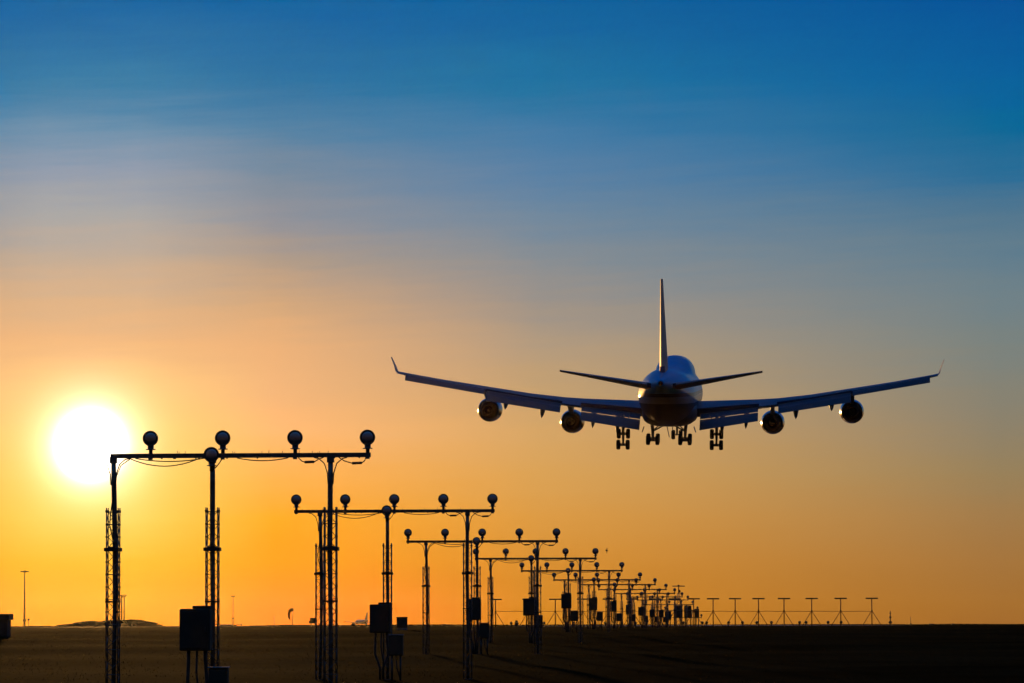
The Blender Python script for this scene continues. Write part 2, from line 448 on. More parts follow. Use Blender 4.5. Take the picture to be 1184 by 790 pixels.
ORD = ['nearest and tallest', 'second nearest', 'third nearest', 'fourth nearest', 'fifth nearest', 'sixth nearest', 'seventh nearest',
       'eighth nearest', 'ninth nearest', 'tenth nearest', 'eleventh nearest', 'twelfth nearest', 'thirteenth nearest', 'fourteenth nearest']
FRAME_LABEL = [
 'nearest and tallest light bar on lattice legs, its left end crossing the low sun',
 'second nearest light bar, left leg lined up with the tallest bar',
 'third nearest light bar, the one under the left engines of the landing jet',
 'fourth nearest light bar on lattice legs, the last with five lamps clear of the clutter',
]
ROWS = [(425,506),(569.5,577),(643.5,615.5),(688.5,637.5),(719,653),(740,664.5),(757.3,670.8),(770,677),(780,682),(788.6,686.5),(795.3,690.3),(800.8,696),(806.5,702.6),(811,711.5)]
row_info = []
for n, (rx, ly) in enumerate(ROWS):
    Y = 62.4 + 30*n
    pr = at(rx, ly, Y)
    mid_x = pr.x - 4*LS + LS*1.86
    gz = ground_z(mid_x, Y)
    row_info.append((Y, mid_x, gz))
    H = pr.z - gz                                      # lamp centres above the ground here
    lab = FRAME_LABEL[n] if n < len(FRAME_LABEL) else 'light bar on three legs, %s counting all the bars' % ORD[n]
    fr = thing('approach_light_frame', lab, 'light frame', (mid_x, Y, gz), (0,0,0), 'approach light frames in a row to the runway')
    X0 = pr.x - 4*LS - mid_x; X1 = pr.x - mid_x
    zb = H - 0.25
    small = H < 1.6
    XL = X0 + 0.485*LS if n == 0 else X0
    bar = MB().box(((XL+X1)/2, 0, zb), (X1-XL+0.09, 0.06, 0.066))
    for k in range(1 if n == 0 else 0, 5):                                 # clamps under the lamps
        bar.box((X0 + k*LS, 0, zb - 0.012), (0.055, 0.084, 0.09))
    if n < 4:
        rnd = random.Random(n)
        for _ in range(14):
            x = rnd.uniform(XL, X1); bar.tube([(x,0,zb),(x+rnd.uniform(-.01,.01),0,zb+rnd.uniform(0.05,0.075))], 0.004, 4)
        for _ in range(10):
            x = rnd.uniform(XL, X1); bar.box((x,0,zb-0.036), (0.02,0.03,0.02))
    bar.build('crossbar', M['galv'], fr)
    for k in range(1 if n == 0 else 0, 5): lamp(fr, (X0 + k*LS, 0, H))
    top_l = CAM_Z + 1.70 + 0.05*math.sin(n*2.1) - gz   # top of the lattice
    brk = CAM_Z + 1.10 - gz
    for i, off in enumerate((0.485, 1.86, 3.49)):
        x = X0 + off*LS
        lean = (0.03 if i == 0 else -0.012 if i == 2 else 0.0)
        yoff = -0.0 if i != 1 else 0.0
        leg = MB()
        leg.tube([(0,0,zb - 0.02),(lean*0.3,0,zb-0.4),(lean,0,brk),(lean*0.6+0.01,0,brk-1.0 if brk > 1.3 else brk*0.4),(0,0,0)], [0.036,0.038,0.038,0.032,0.032], 10)
        leg.box((0,0,zb - 0.06), (0.10,0.09,0.09))
        # swan-neck brackets each side of the joint
        for sx in (-1, 1):
            if i == 1: continue
            leg.tube([(sx*0.035,0,zb-0.42),(sx*0.045,0,zb-0.26),(sx*0.09,0,zb-0.12),(sx*0.17,0,zb-0.05),(sx*0.24,0,zb-0.035)], 0.009, 6)
        lo = leg.build('leg', M['galv'], fr, (x, 0, 0))
        if not small and n < 12:
            lat = lattice(0.0, min(top_l, zb - 0.15), 0.170, 0.175, 0.009 if n < 5 else 0.012, 0.0055 if n < 3 else 0.007)
            lat.build('lattice_mast', M['galv'], lo)
            b = MB().box((0,0,brk),(0.235,0.22,0.05)); b.box((0,0,brk+0.03),(0.10,0.24,0.025))
            b.build('clamp', M['dark'], lo)
            MB().box((0,0,brk-0.75 if brk > 1.2 else brk*0.5),(0.2,0.19,0.025)).build('clamp', M['dark'], lo)
    xm = X0 + 1.86*LS
    fl = lamp(fr, (xm - 0.01, -0.055, zb + 0.01), True)
    # cables
    if n < 6:
        th = 0.0085 if n < 2 else 0.010
        def cab(pts, conn=None):
            c = MB().tube(pts, th, 6).build('cable', M['cable'], fr)
            if conn: MB().tube(conn, 0.019, 8).build('cable_connector', M['cable'], c)
        zu = zb - 0.035
        cab(sag((X0+0.5*LS+0.22,-0.03,zu), (xm-0.18,-0.03,zu), 0.115))
        cab(sag((X0+0.5*LS+0.30,0.03,zu), (xm-0.12,0.03,zu), 0.045))
        cab(sag((xm-0.02,-0.05,zb-0.22), (X0+2*LS,-0.03,zu), 0.03))
        cab(sag((xm+0.35,0.03,zu), (X0+3*LS-0.1,0.03,zu), 0.04))
        xl = X0 + 3.49*LS
        a = (X0+3*LS+0.05,-0.03,zu)
        cab([a,(a[0]+0.05,-0.03,zu-0.05),(a[0]+0.09,-0.03,zu-0.065),(a[0]+0.23,-0.03,zu-0.062),(a[0]+0.30,-0.03,zu-0.02),(xl-0.1,-0.03,zu)],
            [(a[0]+0.09,-0.03,zu-0.066),(a[0]+0.23,-0.03,zu-0.062)])
        a = (X1-0.02,-0.03,zu)
        cab([(xl+0.12,-0.03,zu),(xl+0.20,-0.03,zu-0.05),(a[0]-0.20,-0.03,zu-0.085),(a[0]-0.06,-0.03,zu-0.080),(a[0]-0.02,-0.03,zu-0.05),a],
            [(a[0]-0.20,-0.03,zu-0.085),(a[0]-0.06,-0.03,zu-0.080)])
        # cable running down the left leg
        xx = X0 + 0.5*LS
        cab([(xx+0.24,0,zu),(xx+0.10,-0.03,zu-0.10),(xx+0.03,-0.045,zu-0.28),(xx-0.05,-0.045,brk+0.5),(xx-0.06,-0.04,brk+0.35),(xx+0.02,-0.05,brk),(xx+0.05,-0.05,brk-0.6),(xx,-0.05,0.2)])

# ------------------------------------------------------------------ cabinets beside the middle legs
BOX = [(209,244.5,704),(428,452,699),(539,556,692.5),(605,621,692),(649,660.6,687),(681,690.6,691.5),(705.5,713,695),(723.6,729.6,699.4),(738,745.5,702),(751,757,705),(762,767.5,705.5)]
for n, (x0, x1, yt) in enumerate(BOX):
    Y = 62.0 + 30*n
    a = at(x0, yt, Y); b = at(x1, yt, Y)
    w = b.x - a.x; cx = (a.x + b.x)/2; gz = ground_z(cx, Y); top = a.z - gz
    h = 0.60
    c = thing('power_cabinet', 'power cabinet on bent legs at the %s light bar' % ORD[n].replace(' and tallest',''), 'cabinet', (cx, Y, gz), (0,0,0), 'power cabinets along the light row')
    body = MB().rbox((0,0,top-h/2), (w, 0.30, h), 0.014)
    body.build('body', M['cabinet'], c)
    d = MB().rbox((0,-0.158,top-h/2), (w-0.06, 0.012, h-0.07), 0.004); d.build('door', M['cabinet'], c)
    hd = MB().box((w*0.34,-0.175,top-h/2), (0.02,0.02,0.09)); hd.build('handle', M['dark'], c)
    MB().rbox((w*0.20,0.03,top+0.02), (w*0.58, 0.30, 0.045), 0.01).build('top_cover', M['cabinet'], c)
    for sx, bx in ((-0.24, -0.10), (0.30, 0.16)):
        l = MB().tube([(w*sx,0,top-h+0.01),(w*sx,0,top-h-0.12),(w*(sx+bx)*0.8,0,(top-h)*0.55),(w*0.12*(1 if sx>0 else -0.2),0,(top-h)*0.25),(w*0.12*(1 if sx>0 else -0.2),0,0)], 0.026, 8)
        l.build('leg', M['dark'], c)
    MB().tube([(w*0.05,-0.05,top-h+0.01),(w*0.03,-0.06,(top-h)*0.7),(w*0.14,-0.05,(top-h)*0.35),(w*0.10,-0.03,0)], 0.016, 6).build('conduit', M['cable'], c)

JB = [(242,264,773),(450,466,735),(554.5,565.5,721),(618.5,627.4,712),(660,668.5,706.6),(690,697,708),(713,719,709.5),(730,735,710.5),(744,749.5,712),(757,761.5,713),(767,771.5,713.5)]
for n, (x0, x1, yt) in enumerate(JB):
    Y = 61.2 + 30*n
    a = at(x0, yt, Y); b = at(x1, yt, Y)
    w = b.x - a.x; cx = (a.x+b.x)/2; gz = ground_z(cx, Y); top = a.z - gz; h = 0.42
    c = thing('junction_box', 'low junction box on posts beside the %s power cabinet' % ORD[n].replace(' and tallest',''), 'junction box', (cx, Y, gz), (0,0,0), 'junction boxes along the light row')
    MB().rbox((0,0,top-h/2), (w,0.2,h), 0.012).build('body', M['cabinet'], c)
    MB().rbox((0,-0.108,top-h/2), (w-0.05,0.012,h-0.05), 0.004).build('cover_plate', M['cabinet'], c)
    MB().rbox((0,0,top+0.012), (w+0.03,0.23,0.022), 0.008).build('rain_hood', M['galv'], c)
    for sx in (-0.3, 0.3): MB().tube([(w*sx,0.02,top-h+0.01),(w*sx,0.02,0)], 0.022, 8).build('post', M['dark'], c)
    MB().tube([(0,-0.03,top-h+0.01),(0.02,-0.04,(top-h)*0.5),(0.10,-0.03,0)], 0.014, 6).build('conduit', M['cable'], c)

# big transmitter cabinets of the antenna array
for (x0, x1, yt, yb, Y, lab) in [(779.4,789.2,700.5,714.5,440,'broad transmitter cabinet at the far end of the lights, left of its twin'),
                                 (791,799.5,700.7,714.3,441,'broad transmitter cabinet at the far end of the lights, right of its twin'),
                                 (803,808.4,704.5,714,442,'narrow bluish cabinet right of the two broad transmitter cabinets'),
                                 (768.5,776,707,717,438,'low dark transmitter cabinet left of the two broad cabinets')]:
    a = at(x0,yt,Y); b = at(x1,yb,Y); w = b.x-a.x; h = a.z-b.z; cx = (a.x+b.x)/2
    gz = ground_z(cx, Y)
    c = thing('transmitter_cabinet', lab, 'cabinet', (cx,Y,gz), (0,0,0))
    MB().rbox((0,0,a.z-gz-h/2),(w,0.7,h),0.03).build('body', M['cabinet'], c)
    MB().rbox((-w*0.24,-0.362,a.z-gz-h/2),(w*0.44,0.02,h*0.9),0.008).build('door', M['cabinet'], c)
    MB().rbox((w*0.24,-0.362,a.z-gz-h/2),(w*0.44,0.02,h*0.9),0.008).build('door', M['cabinet'], c)
    MB().rbox((0,0,a.z-gz+0.02),(w+0.08,0.8,0.04),0.015).build('roof', M['galv'], c)
    for sx in (-0.36,0.36): MB().box((w*sx,0,(b.z-gz)/2),(0.09,0.5,max(0.1,b.z-gz))).build('leg', M['dark'], c)

# ------------------------------------------------------------------ localizer antenna array
AX = [573,611,642,674,704,731,757,780,802,824.5,850,877,906.5,938.5,972,1008]
NTH = ['leftmost','second from left','third from left','fourth from left','fifth from left','sixth from left','seventh from left','eighth from left',
       'eighth from right','seventh from right','sixth from right','fifth from right','fourth from right','third from right','second from right','rightmost']
proto_ant = None
for i, px in enumerate(AX):
    Y = 476.0
    q = at(px, 693.2, Y); gz = ground_z(q.x, Y); H = q.z - gz
    if proto_ant is None:
        an = thing('localizer_antenna', '', 'antenna', (q.x,Y,gz))
        hd = MB().rbox((0,0,H-0.0),(1.34,0.12,0.15),0.02)
        hd.build('antenna_head', M['dark'], an)
        bm_ = MB().tube([(0,-1.2,H+0.02),(0,1.2,H+0.02)],0.05,8); bm_.build('boom', M['dark'], an)
        MB().tube([(0,0,H),(0,0,0)],0.055,10).build('mast', M['antenna'], an)
        for s in (-1,1): MB().tube([(0,0,H*0.56),(s*1.05,0.0,0)],0.032,8).build('brace', M['antenna'], an)
        MB().tube([(0,0,H*0.56),(0,1.1,0)],0.032,8).build('brace', M['antenna'], an)
        MB().box((0,0,H*0.56),(0.16,0.16,0.12)).build('collar', M['dark'], an)
        proto_ant = an
    else:
        an = copy_tree(proto_ant); an.location = (q.x,Y,gz)
    extra = ', beyond the light bars' if i < 9 else ', clear against the sky'
    an['label'] = 'T shaped antenna on braced mast, %s%s' % (NTH[i], extra)
    an['category'] = 'antenna'; an['group'] = 'T shaped antennas in a row across the runway axis'
a = at(573,706.7,475.9); b = at(1008,706.7,475.9)
tag(MB().tube([a.lerp(b,k/40) + Vector((0,0,-0.03*abs(math.sin(k*1.3)))) for k in range(41)],0.032,6).build('antenna_cable', M['antenna']),
    'thin level cable strung along the row of T shaped antennas', 'cable')

# low lights round the runway threshold
LOW = [(842.5,719,'first'),(858.5,719.2,'second'),(875,719,'third'),(892,719,'fourth'),(924.5,718.6,'fifth'),(932,721,'sixth'),(957.5,719.2,'seventh'),(972.5,718.4,'eighth')]
low_proto = None
def low_light(px, py, Y, label):
    global low_proto
    q = at(px, py, Y); gz = ground_z(q.x, Y); h = q.z - gz
    if low_proto is None:
        o = thing('threshold_light', label, 'runway light', (q.x,Y,gz))
        MB().tube([(0,0,0),(0,0,0.28)],0.05,8).build('stem', M['dark'], o)
        MB().revolve([(0.02,0.18),(0.13,0.14),(0.18,0.0),(0.17,-0.05),(0.02,-0.06)],'Y',16,(0,0,0.42)).build('lamp_head', M['lamp'], o)
        low_proto = o
    else:
        o = copy_tree(low_proto); o.location = (q.x,Y,gz)
    o.scale = (1,1,max(0.5,h/0.42)) if False else (1,1,1)
    o['label'] = label; o['category'] = 'runway light'; o['group'] = 'low threshold lights in the grass'
for px, py, nm in LOW:
    low_light(px, py, 500, 'low round light in grass right of the frames, %s from left' % nm)
for k, px in enumerate([591,598,629,655,663,688,700,719,735,748,762,790,812,817]):
    low_light(px, 719, 508, 'low round light behind the light frames, %s from left' %
              ['first','second','third','fourth','fifth','sixth','seventh','eighth','ninth','tenth','eleventh','twelfth','thirteenth','fourteenth'][k])
# low bars joining some of them
for x0, x1, lab in [(858,892,'low horizontal bar between low lights, left one'),(922,975,'low horizontal bar between low lights, right one')]:
    a = at(x0,721.6,499.5); b = at(x1,721.6,499.5)
    c = thing('low_light_bar', lab, 'light bar', ((a.x+b.x)/2,499.5,0))
    w = b.x-a.x
    MB().box((0,0,0.16),(w,0.08,0.07)).build('rail', M['dark'], c)
    for k in range(5): MB().tube([(w*(-0.48+0.24*k),0,0),(w*(-0.48+0.24*k),0,0.14)],0.035,6).build('post', M['dark'], c)

# ------------------------------------------------------------------ red and white mast with a cross arm
q = at(784.6,677.8,640); gz = 0.0
c = thing('monitor_mast', 'red and white banded lattice mast with a cross arm above the last light bars', 'mast', (q.x,640,gz))
H = q.z
m = MB(); w = 0.32
for sx, sy in ((-1,-1),(1,-1),(1,1),(-1,1)): m.tube([(sx*w,sy*w,0),(sx*w*0.5,sy*w*0.5,H*0.83)],0.035,6)
for k in range(9):
    z0, z1 = H*0.83*k/9, H*0.83*(k+1)/9; a0 = w*(1-0.5*k/9); a1 = w*(1-0.5*(k+1)/9)
    for sy in (-1,1):
        m.tube([(-a0,sy*a0,z0),(a1,sy*a1,z1)],0.022,4); m.tube([(a0,sy*a0,z0),(-a1,sy*a1,z1)],0.022,4)
m.build('lattice_tower', M['redwhite'], c)
MB().tube([(0,0,H*0.8),(0,0,H+0.1)],0.07,8).build('pole', M['redwhite'], c)
MB().tube([(-0.9,0,H),(0.9,0,H)],0.075,8).build('cross_arm', M['dark'], c)
MB().rbox((0,0,H+0.05),(0.26,0.26,0.28),0.03).build('arm_box', M['dark'], c)
MB().rbox((0.1,-0.1,H*0.87),(0.34,0.3,0.4),0.03).build('junction', M['antenna'], c)

# ------------------------------------------------------------------ masts and small things on the horizon
q = at(28.5,660,2300)
c = thing('floodlight_mast', 'tall thin floodlight mast standing alone at far left', 'mast', (q.x,2300,0)); H = q.z
MB().tube([(0,0,0),(0,0,H*0.5),(0,0,H)],[0.55,0.4,0.22],10).build('mast', M['galv'], c)
MB().revolve([(0.3,H-0.9),(1.3,H-0.7),(1.4,H-0.3),(0.4,H+0.1)],'Z',14).build('headframe', M['dark'], c)
for k in range(6):
    an = 2*math.pi*k/6 + 0.3
    MB().rbox((1.75*math.cos(an),1.0*math.sin(an),H-0.45),(0.8,0.7,0.6),0.05).build('floodlight', M['lamp'], c)
MB().box((0,0,3.4),(1.6,0.8,1.2)).build('control_box', M['dark'], c)
q = at(33,716.5,2290)
c = thing('lamp_post', 'very short post right of the tall floodlight mast at far left', 'post', (q.x,2290,0))
MB().tube([(0,0,0),(0,0,q.z)],0.14,8).build('pole', M['dark'], c); MB().rbox((0,0,q.z),(0.9,0.5,0.9),0.1).build('lamp_head', M['dark'], c)
for px, yt, Y, lab in ((140.6,688.4,1900,'thin mast with a cross arm behind the left lattice leg'),(143.6,690,1980,'slightly shorter thin mast just right of the cross arm mast')):
    q = at(px,yt,Y); H = q.z
    c = thing('floodlight_mast', lab, 'mast', (q.x,Y,0))
    MB().tube([(0,0,0),(0,0,H)],[0.34,0.2],8).build('mast', M['galv'], c)
    MB().rbox((0.6 if Y < 1950 else 0.2,0,H),(3.4 if Y < 1950 else 1.2,0.5,0.35),0.08).build('cross_arm', M['dark'], c)
    if Y < 1950: MB().box((0.3,0,H-0.7),(0.9,0.6,0.5)).build('floodlight', M['dark'], c)
    MB().box((0.2,0,2.2),(1.2,0.9,1.6)).build('control_box', M['dark'], c)
q = at(152.5,727,1200)
c = thing('marker_post', 'tiny dark post at the foot of the mound, right of the thin masts', 'post', (q.x,1200,0))
MB().rbox((0,0,0.55),(0.5,0.4,1.1),0.05).build('body', M['dark'], c); MB().rbox((0,0,1.15),(0.6,0.5,0.1),0.03).build('cap', M['dark'], c)

q = at(269.5,690,1500); H = q.z
c = thing('weather_mast', 'thin weather mast with a small cup head, left of the windsock', 'mast', (q.x,1500,0))
MB().tube([(0,0,0),(0,0,H*0.25),(0,0,H*0.26),(0,0,H)],[0.16,0.15,0.10,0.08],8).build('mast', M['galv'], c)
MB().rbox((0,0,H*0.27),(0.8,0.3,0.25),0.05).build('collar', M['dark'], c)
MB().tube([(-0.65,0,H+0.25),(0,0,H-0.15),(0.5,0,H+0.1)],0.07,6).build('vane_arm', M['dark'], c)
for s in (-0.62,0.0,0.5): MB().revolve([(0.03,-0.18),(0.17,-0.05),(0.17,0.08),(0.03,0.18)],'Z',10,(s,0,H+0.15)).build('sensor_cup', M['dark'], c)
a = at(255,722.2,1700); b = at(269,723,1700)
c = thing('low_shed', 'long low shed on the horizon left of the weather mast', 'building', ((a.x+b.x)/2,1700,0))
w = b.x-a.x
MB().box((0,0,a.z*0.45),(w,3,a.z*0.9)).build('wall', M['building'], c)
MB().loft([[(-w/2-0.1,-1.7,a.z*0.9),(w/2+0.1,-1.7,a.z*0.9),(w/2+0.1,1.7,a.z*0.9),(-w/2-0.1,1.7,a.z*0.9)],[(-w/2,-0.2,a.z*1.05),(w/2,-0.2,a.z*1.05),(w/2,0.2,a.z*1.05),(-w/2,0.2,a.z*1.05)]]).build('roof', M['building'], c)
a = at(270,723,1300); b = at(279,721.2,1300)
c = thing('access_boom', 'small sloping arm machine on the horizon right of the weather mast', 'machine', (a.x,1300,0))
MB().rbox((0.5,0,0.25),(0.9,0.6,0.35),0.05).build('base', M['dark'], c)
MB().tube([(0.2,0,0.35),(1.2,0,0.6),(b.x-a.x-0.1,0,0.72)],0.07,6).build('arm', M['dark'], c)
MB().rbox((b.x-a.x,0,0.55),(0.28,0.3,0.6),0.04).build('head', M['dark'], c)
q = at(317,712,1500)
c = thing('radio_mast', 'hair thin bare mast on the horizon left of the windsock', 'mast', (q.x,1500,0))
MB().tube([(0,0,0),(0,0,q.z)],[0.09,0.05],6).build('mast', M['galv'], c); MB().box((0,0,0.2),(0.7,0.7,0.4)).build('base', M['dark'], c)
# windsock
Y = 1200; q = at(338.2,705.5,Y); H = q.z
c = thing('windsock', 'limp windsock hanging from its pole on the horizon', 'windsock', (q.x,Y,0))
MB().tube([(0,0,0),(0,0,H)],[0.07,0.045],8).build('pole', M['galv'], c)
MB().tube([(0.25,0,H+0.08),(-0.3,0,H+0.1),(-0.75,0,H-0.25),(-0.98,0,H-1.0),(-1.0,0,H-1.8),(-0.78,0,H-2.55)],[0.42,0.48,0.42,0.36,0.28,0.17],14).build('sock', M['sock'], c)
MB().tube([(0,0,H),(0.3,0,H+0.1)],0.06,6).build('swivel_arm', M['dark'], c)
# small things right of the windsock
Y = 700; a = at(358.9,714.8,Y); b = at(365.4,721,Y); w = b.x-a.x; h = a.z-b.z
c = thing('equipment_hut', 'small dark hut on short legs left of the double lattice legs', 'hut', ((a.x+b.x)/2,Y,0))
MB().rbox((0,0,a.z-h/2),(w,0.8,h),0.03).build('body', M['cabinet'], c); MB().rbox((0,0,a.z+0.02),(w+0.1,0.9,0.05),0.015).build('roof', M['galv'], c)
for s in (-0.35,0.35): MB().box((w*s,0,(a.z-h)/2),(0.08,0.5,a.z-h)).build('leg', M['dark'], c)
MB().rbox((-w*0.6,0,a.z-h*0.75),(w*0.25,0.4,h*0.5),0.02).build('side_box', M['dark'], c)
# cabinets in the field
def field_cabinet(x0,x1,yt,Y,lab,lip):
    a = at(x0,yt,Y); b = at(x1,yt,Y); w = b.x-a.x; cx=(a.x+b.x)/2; gz = ground_z(cx,Y); H = a.z-gz
    c = thing('field_cabinet', lab, 'cabinet', (cx,Y,gz))
    MB().rbox((0,0,0.05),(w*0.96,w*0.7,0.10),0.01).build('plinth', M['concrete'], c)
    MB().rbox((0,0,0.10+(H-0.14)/2),(w,w*0.7,H-0.14),0.012).build('body', M['cabinet'], c)
    MB().rbox((0,-w*0.35-0.008,0.10+(H-0.14)/2),(w*0.9,0.014,(H-0.14)*0.9),0.004).build('door', M['cabinet'], c)
    MB().rbox((0,0,H-0.02),(w+lip,w*0.7+lip,0.05),0.012).build('lid', M['cabinet'], c)
field_cabinet(458.9,470.8,713.6,200,'squat square cabinet standing on the grass right of the second power cabinet',0.02)
q0 = at(-22,710,170); q1 = at(10.5,710,170)
gz = ground_z(q1.x,170); w = q1.x-q0.x; H = q0.z-gz
c = thing('equipment_box', 'dark equipment box with overhanging lid cut by the left edge of the photo', 'cabinet', ((q0.x+q1.x)/2,170,gz))
MB().rbox((0,0,(H-0.2)/2),(w,0.9,H-0.2),0.015).build('body', M['cabinet'], c)
MB().rbox((0,0,H-0.12),(w+0.16,1.05,0.24),0.02).build('lid', M['cabinet'], c)
MB().rbox((0.25,-0.46,(H-0.3)/2),(0.4,0.02,H-0.4),0.006).build('door', M['cabinet'], c)
# right side of the horizon
q = at(1029.3,706.5,800)
c = thing('monitor_mast', 'slim mast with small brackets right of the rightmost T shaped antenna', 'mast', (q.x,800,0)); H = q.z
MB().tube([(0,0,0),(0,0,H)],[0.13,0.06],8).build('mast', M['dark'], c)
MB().rbox((0,0,H*0.55),(0.4,0.2,0.35),0.04).build('bracket', M['dark'], c); MB().rbox((0,0,H*0.2),(0.62,0.3,0.4),0.04).build('bracket', M['dark'], c)
MB().rbox((0,0,H*0.83),(0.34,0.2,0.12),0.03).build('bracket', M['dark'], c)
q = at(1053,713.5,1300)
c = thing('radio_mast', 'faint hair thin mast on the horizon at far right', 'mast', (q.x,1300,0))
MB().tube([(0,0,0),(0,0,q.z)],[0.09,0.05],6).build('mast', M['galv'], c); MB().box((0,0,0.2),(0.6,0.6,0.4)).build('base', M['dark'], c)
for x0,x1,yt,Y,lab in ((1073.5,1080.5,721.2,900,'low dark flat topped block on the horizon at far right'),(510,517,721.8,900,'low flat block on the horizon between second and third light bars'),
                       (595.3,599,717.5,800,'small dark block with a knob on the horizon below the third light bar'),(1100,1103,721,900,'tiny dark block on the horizon nearest the right edge')):
    a = at(x0,yt,Y); b = at(x1,yt,Y); w = b.x-a.x; H = max(0.25,a.z)
    c = thing('marker_block', lab, 'block', ((a.x+b.x)/2,Y,0))
    MB().rbox((0,0,H*0.4),(w,0.6,H*0.8),0.03).build('body', M['dark'], c); MB().rbox((0,0,H*0.88),(w*0.75,0.5,H*0.22),0.02).build('cap', M['dark'], c)
q = at(254,774.6,60.5); a = at(246,774.6,60.5)

# ------------------------------------------------------------------ aircraft
def foil(n=9):
    """unit section, chord 0..1: list of (c, upper, lower) thickness shares"""
    out = []
    for i in range(n+1):
        c = (1 - math.cos(math.pi*i/n))/2
        tt = 5*(0.2969*math.sqrt(c) - 0.126*c - 0.3516*c*c + 0.2843*c**3 - 0.1036*c**4)
        out.append((c, tt*0.62, -tt*0.42))
    return out
NOSE = 34.0
def wing_panel(secs, f0=0.0, f1=1.0, vertical=False):
    """secs: (span, s_le, chord, z_le, t/c, incidence deg[, f1 override]); local Y runs forward from station NOSE"""
    F = foil(12); rings = []
    for sc in secs:
        x, sle, ch, z, tc_, inc = sc[:6]; e = sc[6] if len(sc) > 6 else f1
        up, lo = [], []
        for i in range(13):
            c = f0 + (e - f0)*(1 - math.cos(math.pi*i/12))/2
            # interpolate thickness
            tt = 5*(0.2969*math.sqrt(max(c,0)) - 0.126*c - 0.3516*c*c + 0.2843*c**3 - 0.1036*c**4)
            zz = -c*ch*math.sin(R(inc))
            up.append((c, tt*tc_*ch*0.62*2*0.8 + 0.012, zz)); lo.append((c, -tt*tc_*ch*0.42*2*0.8 - 0.012, zz))
        pts = up + lo[::-1]
        if vertical:
            rings.append([Vector((t_*0.78 if t_ > 0 else t_*1.1, NOSE - sle - c*ch, z)) for c, t_, zz in pts])
        else:
            rings.append([Vector((x, NOSE - sle - c*ch, z + t_ + zz)) for c, t_, zz in pts])
    return MB().loft(rings, True, True, True)

def mirror(m):
    n = MB(); n.v = [(-x, y, z) for x, y, z in m.v]; n.f = [tuple(reversed(f)) for f in m.f]; n.smooth = list(m.smooth); return n

def auto(o, ang=35):
    me = o.data
    bm = bmesh.new(); bm.from_mesh(me)
    for e in bm.edges:
        if len(e.link_faces) == 2 and e.calc_face_angle(0) > R(ang): e.smooth = False
    bm.to_mesh(me); bm.free()
    return o

def interp(tab, s):
    if s <= tab[0][0]: return tab[0][1:]
    for a, b in zip(tab[:-1], tab[1:]):
        if s <= b[0]:
            t = (s - a[0])/(b[0]-a[0]); t = t
            return tuple(p + (q-p)*t for p, q in zip(a[1:], b[1:]))
    return tab[-1][1:]

def ring_body(s, zc, r, zu=None, ru=None, n=56):
    pts = []
    for j in range(n):
        t = 2*math.pi*j/n; dx, dz = math.sin(t), math.cos(t)
        rad = r
        if ru:
            h = zu - zc                        # circle centre above main centre
            b = dz*h; disc = b*b - (h*h - ru*ru)
            if disc > 0:
                r2 = b + math.sqrt(disc)
                k = 6.0
                if r2 > 0: rad = (max(r,0.01)**k + r2**k)**(1/k) if r2 > r*0.8 else max(r, r2)
                if r2 > r*0.8: rad = max(r, r2)*(1 + 0.015*math.exp(-((r2-r)/0.3)**2))
        pts.append(Vector((dx*rad, NOSE - s, zc + dz*rad)))
    return pts

PX, PY_, PD = 775.3, 456.5, 511.0
pc = at(PX, PY_, PD)
jet = thing('airliner', 'large four engined jet airliner with blue top, gear and flaps down, landing in mid air', 'airplane', pc)
PITCHJ, ROLLJ, YAWJ = 3.7, 0.62, -0.72
jet.rotation_euler = (Matrix.Rotation(R(YAWJ),4,'Z') @ Matrix.Rotation(R(PITCHJ),4,'X') @ Matrix.Rotation(R(ROLLJ),4,'Y')).to_euler()

MAIN = [(0,-0.9,0.05),(0.5,-0.87,0.7),(1.4,-0.78,1.25),(3,-0.55,1.9),(5,-0.3,2.5),(8,-0.08,3.0),(12,0,3.25),(46,0,3.25),(48.5,0.03,3.22),(51,0.14,3.10),(54,0.40,2.83),
        (57,0.72,2.46),(60,1.02,2.04),(63,1.28,1.55),(66,1.50,1.0),(68,1.62,0.62),(68.8,1.66,0.40),(69.0,1.66,0.30)]
UPP = [(1.5,-0.6,0.6),(3,0.1,1.3),(4.5,1.2,1.75),(6,1.9,2.1),(8.5,2.3,2.25),(22,2.35,2.25),(25,1.9,2.2),(28,1.2,2.15),(31,0.5,2.1),(33.5,0.1,2.0)]
ss = [0,0.15,0.5,0.9,1.4,2.2,3,3.8,4.5,5.2,6,7,8.5,10,12,15,18,22,23.5,25,26.5,28,29.5,31,32,33.5,36,40,46,47.2,48.5,49.8,51,52.5,54,55.5,57,58.5,60,61.5,63,64.5,66,67,68,68.8,69.0]
rings = []
for s in ss:
    zc, r = interp(MAIN, s)
    if 1.5 < s < 33.5: zu, ru = interp(UPP, s); rings.append(ring_body(s, zc, r, zu, ru))
    else: rings.append(ring_body(s, zc, r))
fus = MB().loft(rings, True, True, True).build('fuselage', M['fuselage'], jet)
MB().revolve([(0.02,-35.25),(0.20,-35.2),(0.27,-34.95)],'Y',16,(0,0,1.66)).build('tail_exhaust', M['exhaust'], fus)
# belly fairing
rings = []
for s, hw, hb in ((19.5,1.0,-2.9),(21,2.2,-3.2),(24,2.95,-3.55),(30,3.15,-3.68),(38,3.15,-3.68),(43,3.0,-3.55),(46.5,2.2,-3.3),(48.5,0.9,-2.9)):
    ring = []
    for j in range(24):
        t_ = 2*math.pi*j/24
        cx, cz = math.sin(t_), math.cos(t_)
        sx = math.copysign(abs(cx)**0.7, cx); sz = math.copysign(abs(cz)**0.7, cz)
        ring.append(Vector((sx*hw, NOSE - s, (hb + (-0.4))/2 + sz*(-0.4 - hb)/2)))
    rings.append(ring)
MB().loft(rings, True, True, True).build('belly_fairing', M['wing'], jet)

